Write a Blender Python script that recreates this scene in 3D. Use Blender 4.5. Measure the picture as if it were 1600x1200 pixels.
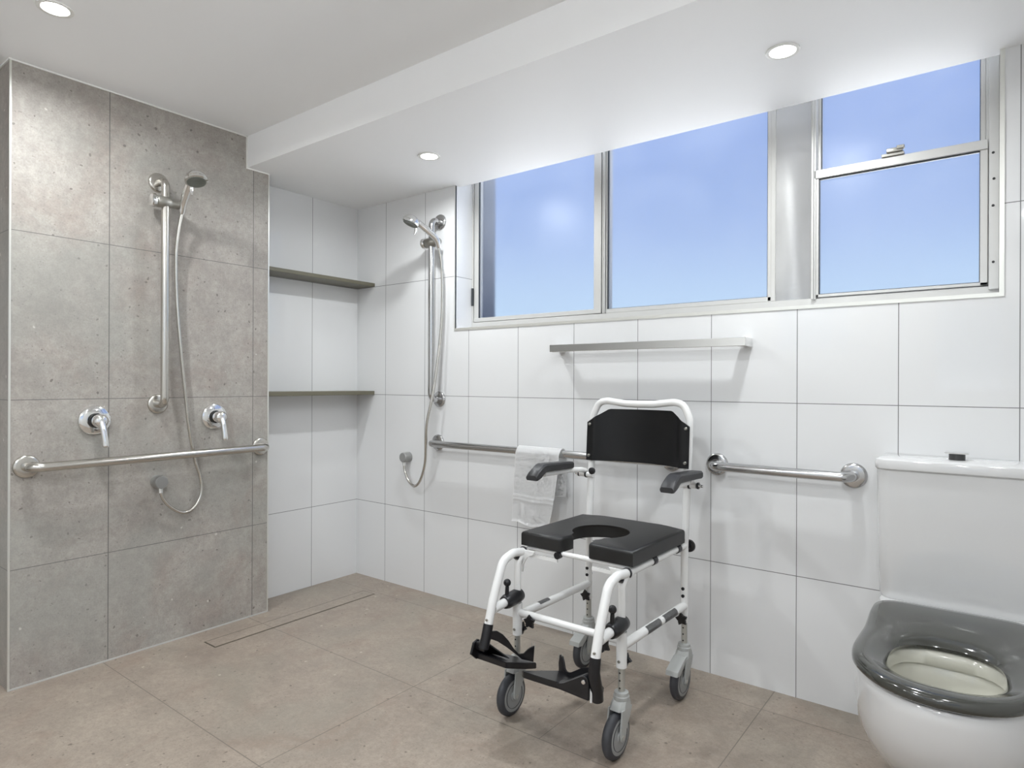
import bpy, bmesh, math, random
from mathutils import Vector, Matrix
PI = math.pi
for o in list(bpy.data.objects): bpy.data.objects.remove(o)
C = bpy.context.scene.collection
scene = bpy.context.scene

# ------------------------------------------------------------------ camera
F_PX, YAW, ROLL = 996.93, 0.6522, -0.0039
cam_d = bpy.data.cameras.new('camera'); cam = bpy.data.objects.new('camera', cam_d); C.objects.link(cam)
cam_d.sensor_width = 36; cam_d.lens = F_PX*36/1600
cam_d.shift_y = -(600-598.46)/1600
cam_d.clip_start = 0.02
Rv = Vector((math.cos(YAW), math.sin(YAW), 0)); Fv = Vector((-math.sin(YAW), math.cos(YAW), 0)); Uv = Vector((0, 0, 1))
cx_ = Rv*math.cos(ROLL) - Uv*math.sin(ROLL); cy_ = Rv*math.sin(ROLL) + Uv*math.cos(ROLL)
m = Matrix((cx_, cy_, -Fv)).transposed().to_4x4(); m.translation = Vector((2.8913, -2.3402, 1.0783))
cam.matrix_world = m
scene.camera = cam

# ------------------------------------------------------------------ world, exposure
vs = scene.view_settings
vs.view_transform = 'Standard'; vs.look = 'None'; vs.gamma = 1.0; vs.use_curve_mapping = False
vs.exposure = 0.29
SKY = .93
LAMP = 6.3
w = bpy.data.worlds.new('sky'); scene.world = w; w.use_nodes = True
nt = w.node_tree; nt.nodes.clear()
tc = nt.nodes.new('ShaderNodeTexCoord'); sx = nt.nodes.new('ShaderNodeSeparateXYZ'); rp = nt.nodes.new('ShaderNodeValToRGB')
bg = nt.nodes.new('ShaderNodeBackground'); wo = nt.nodes.new('ShaderNodeOutputWorld')
hz = nt.nodes.new('ShaderNodeMath'); hz.operation = 'MULTIPLY_ADD'; hz.inputs[1].default_value = .5; hz.inputs[2].default_value = .5
nt.links.new(tc.outputs['Generated'], sx.inputs[0]); nt.links.new(sx.outputs['Z'], hz.inputs[0]); nt.links.new(hz.outputs[0], rp.inputs[0])
nt.links.new(rp.outputs[0], bg.inputs[0]); nt.links.new(bg.outputs[0], wo.inputs[0])
cr = rp.color_ramp
cr.elements[0].position = 0.0; cr.elements[0].color = (4.8, 4.8, 4.8, 1)   # unseen glow below the horizon, added to brighten the ceilings
cr.elements[1].position = 1.0; cr.elements[1].color = (.16, .28, .70, 1)
for p, c in ((.488, (4.2, 4.2, 4.2)), (.5, (.62, .78, .98)), (.555, (.53, .69, .88)), (.61, (.34, .46, .74)), (.67, (.26, .37, .68)), (.75, (.23, .33, .65))):
    e = cr.elements.new(p); e.color = (*c, 1)
bg.inputs[1].default_value = SKY

# ------------------------------------------------------------------ materials
def principled(name, base=(.8, .8, .8), rough=.5, metal=0., coat=0., spec=.5, **kw):
    mt = bpy.data.materials.new(name); mt.use_nodes = True
    b = mt.node_tree.nodes['Principled BSDF']
    b.inputs['Base Color'].default_value = (*base, 1); b.inputs['Roughness'].default_value = rough
    b.inputs['Metallic'].default_value = metal; b.inputs['Coat Weight'].default_value = coat
    b.inputs['Coat Roughness'].default_value = .05; b.inputs['Specular IOR Level'].default_value = spec
    for k, v in kw.items(): b.inputs[k].default_value = v
    return mt
class N:
    def __init__(s, mt):
        s.nt = mt.node_tree; s.b = s.nt.nodes['Principled BSDF']; g = s.nt.nodes.new('ShaderNodeNewGeometry')
        s.pos = g.outputs['Position']
        x = s.nt.nodes.new('ShaderNodeSeparateXYZ'); s.nt.links.new(s.pos, x.inputs[0]); s.xyz = x.outputs
    def put(s, sock, v):
        if hasattr(v, 'node') or isinstance(v, bpy.types.NodeSocket): s.nt.links.new(v, sock)
        else: sock.default_value = v
    def math(s, op, a, b=0., c=0., clamp=False):
        n = s.nt.nodes.new('ShaderNodeMath'); n.operation = op; n.use_clamp = clamp
        s.put(n.inputs[0], a); s.put(n.inputs[1], b); s.put(n.inputs[2], c); return n.outputs[0]
    def noise(s, scale, detail=4, rough=.5, vec=None, out='Fac', dist=0.):
        n = s.nt.nodes.new('ShaderNodeTexNoise'); n.inputs['Scale'].default_value = scale; n.inputs['Detail'].default_value = detail
        n.inputs['Roughness'].default_value = rough; n.inputs['Distortion'].default_value = dist
        s.nt.links.new(vec or s.pos, n.inputs['Vector']); return n.outputs[out]
    def voro(s, scale, out='Distance', vec=None):
        n = s.nt.nodes.new('ShaderNodeTexVoronoi'); n.inputs['Scale'].default_value = scale
        s.nt.links.new(vec or s.pos, n.inputs['Vector']); return n.outputs[out]
    def mix(s, f, a, b):
        n = s.nt.nodes.new('ShaderNodeMix'); n.data_type = 'RGBA'
        s.put(n.inputs[0], f)
        for i, v in ((6, a), (7, b)):
            if isinstance(v, tuple): n.inputs[i].default_value = (*v, 1)
            else: s.nt.links.new(v, n.inputs[i])
        return n.outputs[2]
    def step(s, v, lo, hi):
        n = s.nt.nodes.new('ShaderNodeMapRange'); s.put(n.inputs[0], v); n.inputs[1].default_value = lo; n.inputs[2].default_value = hi
        n.clamp = True; return n.outputs[0]
    def lines(s, coord, off, space, half):
        a = s.math('DIVIDE', s.math('SUBTRACT', coord, off), space)
        fr = s.math('FRACT', s.math('ADD', a, .5))
        d = s.math('MULTIPLY', s.math('ABSOLUTE', s.math('SUBTRACT', fr, .5)), space)
        return s.math('LESS_THAN', d, half)
    def line(s, coord, at, half): return s.math('LESS_THAN', s.math('ABSOLUTE', s.math('SUBTRACT', coord, at)), half)
    def orr(s, a, b): return s.math('MAXIMUM', a, b)

ZG, ZS = .4177, .5943
def white_tile(name, axis, off):
    mt = principled(name, (.74, .745, .75), .06, spec=.5)
    n = N(mt); g = n.orr(n.lines(n.xyz[axis], off, .3, .0012), n.lines(n.xyz[2], ZG, ZS, .0012))
    n.put(n.b.inputs['Base Color'], n.mix(g, (.74, .745, .75), (.16, .16, .16)))
    n.put(n.b.inputs['Roughness'], n.math('ADD', n.math('MULTIPLY', g, .6), .05))
    return mt
def stone(name, lines_fn, tint=(1, 1, 1), rough=.42, grout=(.13, .125, .12)):
    mt = principled(name, (.3, .28, .26), rough, spec=.35)
    n = N(mt)
    big = n.noise(1.7, 3, .5); mid = n.noise(7, 6, .62, dist=.3); fine = n.noise(60, 5, .7)
    def t(c): return tuple(c[i]*tint[i] for i in range(3))
    c = n.mix(n.step(big, .35, .68), t((.245, .225, .215)), t((.300, .290, .275)))
    c = n.mix(n.math('MULTIPLY', n.step(mid, .35, .72), .75), c, t((.375, .355, .335)))
    c = n.mix(n.math('MULTIPLY', n.step(n.noise(3.3, 6, .65, dist=1.), .52, .70), .60), c, t((.25, .205, .185)))
    c = n.mix(n.math('MULTIPLY', n.step(fine, .38, .68), .5), c, t((.19, .18, .17)))
    c = n.mix(n.math('MULTIPLY', n.step(n.noise(170, 3, .6), .42, .66), .32), c, t((.17, .16, .15)))
    c = n.mix(n.math('MULTIPLY', n.step(n.noise(24, 5, .7), .50, .72), .30), c, t((.42, .405, .385)))
    wv = n.nt.nodes.new('ShaderNodeVectorMath'); wv.operation = 'ADD'
    nz = n.noise(40, 3, .5, out='Color'); sc = n.nt.nodes.new('ShaderNodeVectorMath'); sc.operation = 'SCALE'; sc.inputs['Scale'].default_value = .02
    n.nt.links.new(nz, sc.inputs[0]); n.nt.links.new(n.pos, wv.inputs[0]); n.nt.links.new(sc.outputs[0], wv.inputs[1])
    v1 = n.voro(34, vec=wv.outputs[0]); v1c = n.voro(34, 'Color', vec=wv.outputs[0])
    pit = n.math('MULTIPLY', n.step(v1, .17, .13), n.step(v1c, .70, .73))
    c = n.mix(n.math('MULTIPLY', pit, .65), c, t((.085, .075, .07)))
    v3 = n.voro(85, vec=wv.outputs[0]); v3c = n.voro(85, 'Color', vec=wv.outputs[0])
    c = n.mix(n.math('MULTIPLY', n.math('MULTIPLY', n.step(v3, .26, .18), n.step(v3c, .72, .76)), .42), c, t((.10, .09, .085)))
    c = n.mix(n.math('MULTIPLY', n.step(n.noise(2.2, 3, .5, dist=.6), .5, .66), .35), c, t((.23, .245, .235)))
    v2 = n.voro(27, vec=wv.outputs[0]); v2c = n.voro(27, 'Color', vec=wv.outputs[0])
    lt = n.math('MULTIPLY', n.step(v2, .17, .11), n.step(v2c, .84, .86))
    c = n.mix(n.math('MULTIPLY', lt, .55), c, t((.56, .55, .53)))
    g = lines_fn(n)
    n.put(n.b.inputs['Base Color'], n.mix(n.math('MULTIPLY', g, .9), c, grout))
    n.put(n.b.inputs['Roughness'], n.math('ADD', n.math('MULTIPLY', mid, .15), rough-.07))
    bp = n.nt.nodes.new('ShaderNodeBump'); bp.inputs['Strength'].default_value = .08; bp.inputs['Distance'].default_value = .002
    n.nt.links.new(fine, bp.inputs['Height']); n.nt.links.new(bp.outputs[0], n.b.inputs['Normal'])
    return mt
M = {}
M['tile_x'] = white_tile('white_gloss_tile', 0, .2384)
M['tile_y'] = white_tile('white_gloss_tile_recess', 1, -.2983)
M['tile_pier'] = stone('stone_wall_tile', lambda n: n.orr(n.lines(n.xyz[1], -.7291, .598, .0016), n.lines(n.xyz[2], ZG, ZS, .0013)), (1.31, 1.28, 1.23))
M['tile_side'] = stone('stone_wall_tile_side', lambda n: n.lines(n.xyz[2], ZG, ZS, .0013), (1.31, 1.28, 1.23))
def fl(n):
    g = n.lines(n.xyz[1], -.155, .595, .0015)
    for x in (1.243, 2.268): g = n.orr(g, n.line(n.xyz[0], x, .0015))
    g = n.orr(g, n.math('MULTIPLY', n.line(n.xyz[0], 1.785, .0012), n.line(n.xyz[1], -.5, .25)))
    return g
M['floor'] = stone('stone_floor_tile', fl, (1.12, .99, .86), .36, (.15, .13, .11))
M['paint'] = principled('white_ceiling_paint', (.92, .925, .93), .6)
M['wallpaint'] = principled('white_wall_paint', (.78, .78, .77), .5)
M['chrome'] = principled('polished_chrome', (.80, .80, .79), .08, 1.)
M['steel'] = principled('satin_stainless_steel', (.58, .56, .52), .22, 1.)
M['steel_cool'] = principled('bright_stainless_steel', (.55, .55, .55), .16, 1.)
M['plate'] = principled('grey_cover_plate', (.33, .32, .29), .35, .7)
M['outlet'] = principled('satin_grey_outlet', (.34, .34, .33), .35, .5)
M['nozzle'] = principled('grey_nozzle_face', (.14, .15, .13), .45)
M['dark'] = principled('dark_slot', (.02, .02, .02), .4)
M['alu'] = principled('anodised_aluminium', (.56, .555, .535), .42, .3)
M['alu_panel'] = principled('brushed_aluminium_panel', (.62, .615, .60), .24, .6)
M['outer'] = principled('grey_outer_render', (.16, .18, .23), .8)
M['gasket'] = principled('black_rubber_gasket', (.03, .035, .04), .5)
M['trimmetal'] = principled('bright_trim_metal', (.72, .72, .68), .3, .6)
M['whitetrim'] = principled('white_trim', (.8, .8, .77), .4)
M['shelf'] = principled('taupe_shelf_edge', (.145, .135, .095), .35)
M['powder'] = principled('white_powder_coat', (.80, .80, .79), .22, coat=.4)
M['foam'] = principled('black_moulded_foam', (.011, .011, .011), .40)
M['vinyl'] = principled('black_back_pad', (.018, .018, .019), .30)
M['plastic'] = principled('black_plastic', (.008, .008, .01), .32)
M['armfoam'] = principled('dark_grey_arm_pad', (.028, .028, .030), .45)
M['tyre'] = principled('dark_grey_tyre', (.045, .047, .055), .5)
M['rim'] = principled('mid_grey_wheel', (.30, .31, .31), .38)
M['fork'] = principled('light_grey_caster_fork', (.40, .41, .40), .38)
M['leg'] = principled('telescopic_aluminium_leg', (.50, .50, .47), .35, .6)
M['china'] = principled('white_vitreous_china', (.67, .67, .67), .07, coat=.5)
M['china_in'] = principled('cream_bowl_interior', (.62, .61, .53), .1, coat=.5)
M['seatgrey'] = principled('glossy_charcoal_seat', (.040, .041, .035), .12, coat=.6)
M['water'] = principled('toilet_water', (.75, .73, .66), .03, spec=.6)
M['water'].node_tree.nodes['Principled BSDF'].inputs['Transmission Weight'].default_value = .7
# towel
M['towel'] = principled('white_terry_cloth', (.97, .97, .97), .9)
n = N(M['towel']); bp = n.nt.nodes.new('ShaderNodeBump'); bp.inputs['Strength'].default_value = .25; bp.inputs['Distance'].default_value = .0008
n.nt.links.new(n.noise(350, 3, .7), bp.inputs['Height']); n.nt.links.new(bp.outputs[0], n.b.inputs['Normal'])
# label strip with rows of tiny print
M['print'] = principled('printed_grey_label', (.4, .4, .4), .4)
n = N(M['print'])
rows = n.lines(n.xyz[1], 0., .006, .0019)
M['print_tex'] = n.math('MULTIPLY', rows, n.step(n.noise(420, 2, .5), .42, .5))
n.put(n.b.inputs['Base Color'], n.mix(M['print_tex'], (.30, .30, .30), (.09, .09, .09)))
# frosted glass
gm = bpy.data.materials.new('hazy_window_glass'); gm.use_nodes = True; t = gm.node_tree; t.nodes.clear()
ou = t.nodes.new('ShaderNodeOutputMaterial'); mx = t.nodes.new('ShaderNodeMixShader'); rf = t.nodes.new('ShaderNodeBsdfRefraction')
gl = t.nodes.new('ShaderNodeBsdfGlossy'); tr = t.nodes.new('ShaderNodeBsdfTranslucent'); mx2 = t.nodes.new('ShaderNodeMixShader')
rf.inputs['IOR'].default_value = 1.1; rf.inputs['Roughness'].default_value = .4; rf.inputs['Color'].default_value = (.97, .985, 1, 1)
gl.inputs['Roughness'].default_value = .35; tr.inputs['Color'].default_value = (.8, .85, .9, 1)
ge = t.nodes.new('ShaderNodeNewGeometry'); nz = t.nodes.new('ShaderNodeTexNoise'); nz.inputs['Scale'].default_value = 5; nz.inputs['Detail'].default_value = 8; nz.inputs['Roughness'].default_value = .65
mr = t.nodes.new('ShaderNodeMapRange'); mr.inputs[1].default_value = .4; mr.inputs[2].default_value = .8; mr.inputs[3].default_value = .03; mr.inputs[4].default_value = .08
t.links.new(ge.outputs['Position'], nz.inputs['Vector']); t.links.new(nz.outputs['Fac'], mr.inputs[0]); t.links.new(mr.outputs[0], mx2.inputs[0])
t.links.new(rf.outputs[0], mx2.inputs[1]); t.links.new(tr.outputs[0], mx2.inputs[2])
mx.inputs[0].default_value = .025; t.links.new(mx2.outputs[0], mx.inputs[1]); t.links.new(gl.outputs[0], mx.inputs[2]); t.links.new(mx.outputs[0], ou.inputs[0])
M['glass'] = gm
def emis(name, col, s):
    mt = bpy.data.materials.new(name); mt.use_nodes = True; b = mt.node_tree.nodes['Principled BSDF']
    b.inputs['Base Color'].default_value = (.8, .8, .8, 1); b.inputs['Emission Color'].default_value = (*col, 1); b.inputs['Emission Strength'].default_value = s
    return mt
M['lamp'] = emis('lit_downlight_diffuser', (1, .985, .95), 6.)

# ------------------------------------------------------------------ mesh helpers
def obj(name, bm, mat, parent=None, smooth=35):
    bmesh.ops.recalc_face_normals(bm, faces=bm.faces)
    me = bpy.data.meshes.new(name); bm.to_mesh(me); bm.free()
    if smooth:
        for p in me.polygons: p.use_smooth = True
        me.set_sharp_from_angle(angle=math.radians(smooth))
    if mat is not None:
        for q in (mat if isinstance(mat, (list, tuple)) else [mat]): me.materials.append(M[q])
    o = bpy.data.objects.new(name, me); C.objects.link(o)
    if parent: o.parent = parent
    return o
def tag(o, label, cat, group=None, kind=None):
    o['label'] = label
    if cat: o['category'] = cat
    if group: o['group'] = group
    if kind: o['kind'] = kind
    return o
def thing(name, label, cat, loc=(0, 0, 0), rotz=0., group=None):
    o = bpy.data.objects.new(name, None); C.objects.link(o); o.empty_display_size = .05
    o.location = loc; o.rotation_euler = (0, 0, rotz)
    return tag(o, label, cat, group)
def struct(name, bm, mat, label, smooth=0):
    o = obj(name, bm, mat, None, smooth); o['kind'] = 'structure'; o['label'] = label; return o
def new(): return bmesh.new()
def box(bm, a, b, bev=0., seg=2, mi=0):
    a = Vector(a); b = Vector(b); lo = Vector(map(min, a, b)); hi = Vector(map(max, a, b))
    r = bmesh.ops.create_cube(bm, size=1.); vs_ = r['verts']
    for v in vs_: v.co = Vector(((lo[i]+hi[i])/2 + v.co[i]*(hi[i]-lo[i]) for i in range(3)))
    fs = set(f for v in vs_ for f in v.link_faces)
    for f in fs: f.material_index = mi
    if bev:
        es = list(set(e for v in vs_ for e in v.link_edges))
        bmesh.ops.bevel(bm, geom=es, offset=bev, segments=seg, affect='EDGES', profile=.5)
    return bm
def frames(pts):
    T = []
    for i in range(len(pts)):
        a = pts[max(i-1, 0)]; b = pts[min(i+1, len(pts)-1)]; T.append((b-a).normalized())
    up = Vector((0, 0, 1)) if abs(T[0].z) < .9 else Vector((1, 0, 0))
    u = (up - T[0]*up.dot(T[0])).normalized(); out = []
    for t_ in T:
        u = (u - t_*u.dot(t_)).normalized(); out.append((u, t_.cross(u).normalized()))
    return out
def tube(bm, pts, r, n=16, caps=True, mi=0):
    pts = [Vector(p) for p in pts]; fr = frames(pts); rings = []
    rr = r if isinstance(r, (list, tuple)) else [r]*len(pts)
    for p, (u, v), ra in zip(pts, fr, rr):
        rings.append([bm.verts.new(p + u*ra*math.cos(2*PI*k/n) + v*ra*math.sin(2*PI*k/n)) for k in range(n)])
    for a, b in zip(rings, rings[1:]):
        for k in range(n): bm.faces.new((a[k], a[(k+1) % n], b[(k+1) % n], b[k])).material_index = mi
    if caps:
        bm.faces.new(rings[0]).material_index = mi; bm.faces.new(rings[-1][::-1]).material_index = mi
    return bm
def fillet(pts, r, seg=8):
    pts = [Vector(p) for p in pts]; out = [pts[0]]
    for i in range(1, len(pts)-1):
        p = pts[i]; a = (pts[i-1]-p); b = (pts[i+1]-p); la, lb = a.length, b.length; a.normalize(); b.normalize()
        ang = a.angle(b)
        if ang > 3.1: out.append(p); continue
        ri = r[i-1] if isinstance(r, (list, tuple)) else r
        d = min(ri/math.tan(ang/2), la*.499, lb*.499); rad = d*math.tan(ang/2)
        c = p + (a+b).normalized()*(rad/math.sin(ang/2))
        s = p+a*d-c; e = p+b*d-c; tot = s.angle(e); ax = s.cross(e).normalized()
        for k in range(seg+1): out.append(c + Matrix.Rotation(tot*k/seg, 3, ax) @ s)
    out.append(pts[-1]); return out
def smoothpts(pts, sub=8):
    pts = [Vector(p) for p in pts]; out = []
    for i in range(len(pts)-1):
        p0 = pts[max(i-1, 0)]; p1 = pts[i]; p2 = pts[i+1]; p3 = pts[min(i+2, len(pts)-1)]
        for k in range(sub):
            t_ = k/sub
            out.append(.5*((2*p1)+(-p0+p2)*t_+(2*p0-5*p1+4*p2-p3)*t_*t_+(-p0+3*p1-3*p2+p3)*t_**3))
    out.append(pts[-1]); return out
def lathe(bm, prof, origin, axis, n=32, mi=0, caps=True):
    """prof: (distance along the axis, radius)"""
    origin = Vector(origin); axis = Vector(axis).normalized()
    up = Vector((0, 0, 1)) if abs(axis.z) < .9 else Vector((1, 0, 0))
    u = (up-axis*up.dot(axis)).normalized(); v = axis.cross(u); rings = []
    for h, r in prof:
        if r < 1e-6: rings.append([bm.verts.new(origin+axis*h)])
        else: rings.append([bm.verts.new(origin+axis*h+(u*math.cos(2*PI*k/n)+v*math.sin(2*PI*k/n))*r) for k in range(n)])
    for a, b in zip(rings, rings[1:]):
        if len(a) == 1 and len(b) == 1: continue
        for k in range(n):
            if len(a) == 1: f = bm.faces.new((a[0], b[(k+1) % n], b[k]))
            elif len(b) == 1: f = bm.faces.new((a[k], a[(k+1) % n], b[0]))
            else: f = bm.faces.new((a[k], a[(k+1) % n], b[(k+1) % n], b[k]))
            f.material_index = mi
    for rg, s in ((rings[0], 1), (rings[-1], -1)):
        if len(rg) > 1 and caps: bm.faces.new(rg[::s]).material_index = mi
    return bm
def loft(bm, rings, closed=True, cap0=True, cap1=True, mi=0):
    R = [[bm.verts.new(p) for p in r] for r in rings]; n = len(R[0])
    for a, b in zip(R, R[1:]):
        for k in range(n if closed else n-1):
            bm.faces.new((a[k], a[(k+1) % n], b[(k+1) % n], b[k])).material_index = mi
    if cap0: bm.faces.new(R[0]).material_index = mi
    if cap1: bm.faces.new(R[-1][::-1]).material_index = mi
    return bm
def prism(bm, poly, vec, bev=0., seg=2):
    vec = Vector(vec); a = [bm.verts.new(Vector(p)) for p in poly]; b = [bm.verts.new(Vector(p)+vec) for p in poly]
    n = len(a); fs = [bm.faces.new(a), bm.faces.new(b[::-1])]
    for k in range(n): fs.append(bm.faces.new((a[k], b[k], b[(k+1) % n], a[(k+1) % n])))
    if bev:
        es = list(set(fs[0].edges) | set(fs[1].edges))
        bmesh.ops.bevel(bm, geom=es, offset=bev, segments=seg, affect='EDGES', profile=.5)
    return bm

# ------------------------------------------------------------------ room shell
H1, H2 = 2.056, 2.1993
XC, YC1, YC2, YBH = .159, -.6515, -1.6396, -.762
XR, YB, XL = 3.35, -3.9, -1.3
ZT0 = 2.34; OX0, OX1, OZ0, OZ1 = .7476, 2.890, 1.348, 2.36
bm = new(); box(bm, (XL-.1, YB-.1, -.12), (XR+.1, .25, 0)); struct('floor', bm, 'floor', 'beige brown stone look floor tiles with thin grout lines')
bm = new()
box(bm, (-.12, 0, 0), (OX0, .27, 2.5)); box(bm, (OX1, 0, 0), (XR+.1, .27, 2.5)); box(bm, (OX0, 0, 0), (OX1, .27, OZ0)); box(bm, (OX0, 0, OZ1), (OX1, .27, 2.5))
struct('wall_back', bm, 'tile_x', 'glossy white tiled wall below and around the long high window')
bm = new(); box(bm, (-.12, YC1-.01, 0), (0, 0, 2.5)); struct('wall_left', bm, 'tile_y', 'glossy white tiled recess wall behind the two shelves')
bm = new(); box(bm, (-.12, YC2, 0), (XC, YC1, 2.5))
for f in bm.faces:
    if abs(f.normal.y) > .5: f.material_index = 1
struct('wall_pier', bm, ['tile_pier', 'tile_side'], 'grey stone look tiled shower wall standing forward of the white recess')
bm = new(); box(bm, (XL-.1, YB, 0), (XL, .0, 2.5)); struct('wall_far_left', bm, 'wallpaint', 'white wall beyond the grey shower wall')
bm = new(); box(bm, (XL-.1, YC1-.1, 0), (-.12, YC1, 2.5)); struct('wall_closet', bm, 'wallpaint', 'white return wall behind the grey shower wall')
DY0, DY1, DZ0, DZ1 = -3.6, -2.1, 1.1, 2.0
bm = new(); box(bm, (XR, YB, 0), (XR+.1, DY0, 2.5)); box(bm, (XR, DY1, 0), (XR+.1, .0, 2.5)); box(bm, (XR, DY0, 0), (XR+.1, DY1, DZ0)); box(bm, (XR, DY0, DZ1), (XR+.1, DY1, 2.5)); struct('wall_right', bm, 'wallpaint', 'white wall to the right of the toilet')
# wall behind the camera with two openings
BX = [(1.20, 1.86, 1.36, 1.98), (2.45, 3.05, 1.0, 1.75)]
bm = new()
xs = [XL-.1, 1.20, 1.86, 2.45, 3.05, XR+.1]
box(bm, (xs[0], YB-.12, 0), (xs[1], YB, 2.5)); box(bm, (xs[2], YB-.12, 0), (xs[3], YB, 2.5)); box(bm, (xs[4], YB-.12, 0), (xs[5], YB, 2.5))
for x0, x1, z0, z1 in BX: box(bm, (x0, YB-.12, 0), (x1, YB, z0)); box(bm, (x0, YB-.12, z1), (x1, YB, 2.5))
struct('wall_front', bm, 'wallpaint', 'white wall behind the camera with two small windows')
for k, (x0, x1, z0, z1) in enumerate(BX):
    bm = new()
    for a, b in (((x0, z0), (x0+.03, z1)), ((x1-.03, z0), (x1, z1)), ((x0, z0), (x1, z0+.03)), ((x0, z1-.03), (x1, z1)), ((x0+(x1-x0)*.78, z0), (x0+(x1-x0)*.78+.03, z1))):
        box(bm, (a[0], YB-.08, a[1]), (b[0], YB-.03, b[1]))
    wf = struct('window_%d' % (k+2), bm, 'alu', 'small aluminium window in the wall behind the camera')
    bm = new(); box(bm, (x0, YB-.06, z0), (x1, YB-.055, z1)); obj('pane', bm, 'glass', wf, 0)
bm = new()
for y0, y1, z0, z1 in ((DY0, DY0+.04, DZ0, DZ1), (DY1-.04, DY1, DZ0, DZ1), (DY0+.04, DY1-.04, DZ0, DZ0+.04), (DY0+.04, DY1-.04, DZ1-.04, DZ1)): box(bm, (XR+.02, y0, z0), (XR+.07, y1, z1))
wf = struct('window_4', bm, 'alu', 'unseen wide window added in the right wall for soft light')  # unseen opening added to light the ceiling and the grey shower wall
bm = new(); box(bm, (XR+.04, DY0+.04, DZ0+.04), (XR+.044, DY1-.04, DZ1-.04)); obj('pane', bm, 'glass', wf, 0)
bm = new(); box(bm, (OX0, .191, OZ0), (OX0+.012, .30, ZT0)); struct('trim_outer_jamb', bm, 'outer', 'grey rendered outer jamb seen through the left pane')
bm = new(); box(bm, (OX0-.2, .272, OZ0-.08), (OX1+.2, .85, OZ0-.02)); struct('trim_light_blocker', bm, 'outer', 'unseen grey slab outside, added to keep ground light off the bulkhead')  # unseen slab added to block light from below reaching the bulkhead underside
# ceilings
bm = new(); box(bm, (XL-.1, YB-.1, H2), (XR+.1, YBH, H2+.1)); struct('ceiling', bm, 'paint', 'flat white painted main ceiling')
bm = new()
prism(bm, [(-.12, YBH, H1), (XR+.1, YBH, H1), (XR+.1, 0, H1), (OX1, 0, H1), (OX1, .035, H1), (OX0, .035, H1), (OX0, 0, H1), (-.12, 0, H1)], (0, 0, .012))
box(bm, (-.12, YBH, H1+.012), (XR+.1, YBH+.012, 2.45))
struct('ceiling_bulkhead', bm, 'paint', 'lower white boxed bulkhead running along the window wall')
bm = new(); box(bm, (-.12, YBH, 2.45), (XR+.1, .27, 2.5)); box(bm, (OX0, .024, H1+.012), (OX1, .035, 2.45))
struct('ceiling_void', bm, 'paint', 'back of the bulkhead above the window')
# edge trims
tn = [0]
def trim(a, b, mat, label):
    tn[0] += 1; bm = new(); box(bm, a, b); return struct('trim_%d' % tn[0], bm, mat, label)
trim((XC-.004, YC2-.002, 0), (XC+.002, YC2+.004, H2), 'trimmetal', 'slim metal edge strip on the near corner of the grey shower wall')
trim((XC-.004, YC1-.004, 0), (XC+.002, YC1+.002, H1), 'trimmetal', 'slim metal edge strip on the far corner of the grey shower wall')
trim((XC, YC2, H2-.005), (XC+.005, YBH, H2), 'whitetrim', 'white line where the grey wall meets the main ceiling')
trim((XL, YC2-.005, H2-.005), (XC+.005, YC2, H2), 'whitetrim', 'white line along the ceiling on the narrow side of the grey wall')
trim((XC, YBH-.005, H1-.005), (XC+.005, YBH, H2), 'whitetrim', 'white line up the end of the bulkhead')
trim((XC, YBH, H1-.005), (XC+.005, YC1, H1), 'whitetrim', 'white line under the bulkhead on the grey wall')
trim((XC, YC2, 0), (XC+.004, YC1, .005), 'whitetrim', 'pale sealant line at the foot of the grey wall').data.materials[0] = M['alu']
trim((OX0-.004, -.003, OZ0-.012), (OX1+.012, .008, OZ0), 'trimmetal', 'metal edge strip under the window opening')
trim((OX0-.005, -.002, OZ0), (OX0, .008, H1), 'trimmetal', 'thin metal edge strip at the left of the window opening')
trim((OX1, -.003, OZ0), (OX1+.012, .008, H1), 'trimmetal', 'metal edge strip at the right of the window opening')

# ------------------------------------------------------------------ window_1
YG = .13
win = bpy.data.objects.new('window_1', None); C.objects.link(win); win['kind'] = 'structure'; win['label'] = 'long aluminium framed window with hazy glass and blue sky beyond'
def wbox(lst, name, mat, parent=win, bev=.0015):
    bm = new()
    for x0, x1, z0, z1, y0, y1 in lst: box(bm, (x0, y0, z0), (x1, y1, z1), bev, 1)
    return obj(name, bm, mat, parent, 30)
ZT = 2.34
wbox([(OX0, OX1, OZ0, 1.385, .125, .19), (OX0, .757, 1.385, ZT, .125, .19), (2.856, OX1, 1.385, ZT, .140, .19), (2.864, OX1, 1.372, ZT, .105, .141), (OX0, OX1, ZT, OZ1, .125, .19),
      (1.505, 1.512, 1.385, ZT, .122, .19), (1.514, 1.520, 1.385, ZT, .118, .19), (2.215, 2.232, 1.385, ZT, .125, .19), (2.355, 2.372, 1.38, ZT, .115, .19), (2.358, 2.366, 1.38, ZT, .105, .12)], 'window_frame', 'alu')
s1 = wbox([(.760, .789, 1.387, ZT, .128, .165), (1.463, 1.500, 1.387, ZT, .122, .165), (.760, 1.500, 1.387, 1.407, .125, .165)], 'sash', 'alu')
s2 = wbox([(1.521, 1.527, 1.385, ZT, .128, .17), (2.203, 2.216, 1.387, ZT, .126, .17), (1.521, 2.216, 1.385, 1.403, .126, .17)], 'sash', 'alu')
s3 = wbox([(2.366, 2.380, 1.387, 1.81, .120, .15), (2.842, 2.862, 1.387, 1.81, .120, .15), (2.366, 2.862, 1.387, 1.397, .120, .15), (2.366, 2.862, 1.808, 1.838, .115, .15)], 'sash', 'alu')
s4 = wbox([(2.367, 2.381, 1.82, ZT, .15, .18), (2.842, 2.856, 1.82, ZT, .15, .18)], 'sash', 'alu')
def gask(lst, par): wbox(lst, 'gasket', 'gasket', par, 0)
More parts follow.
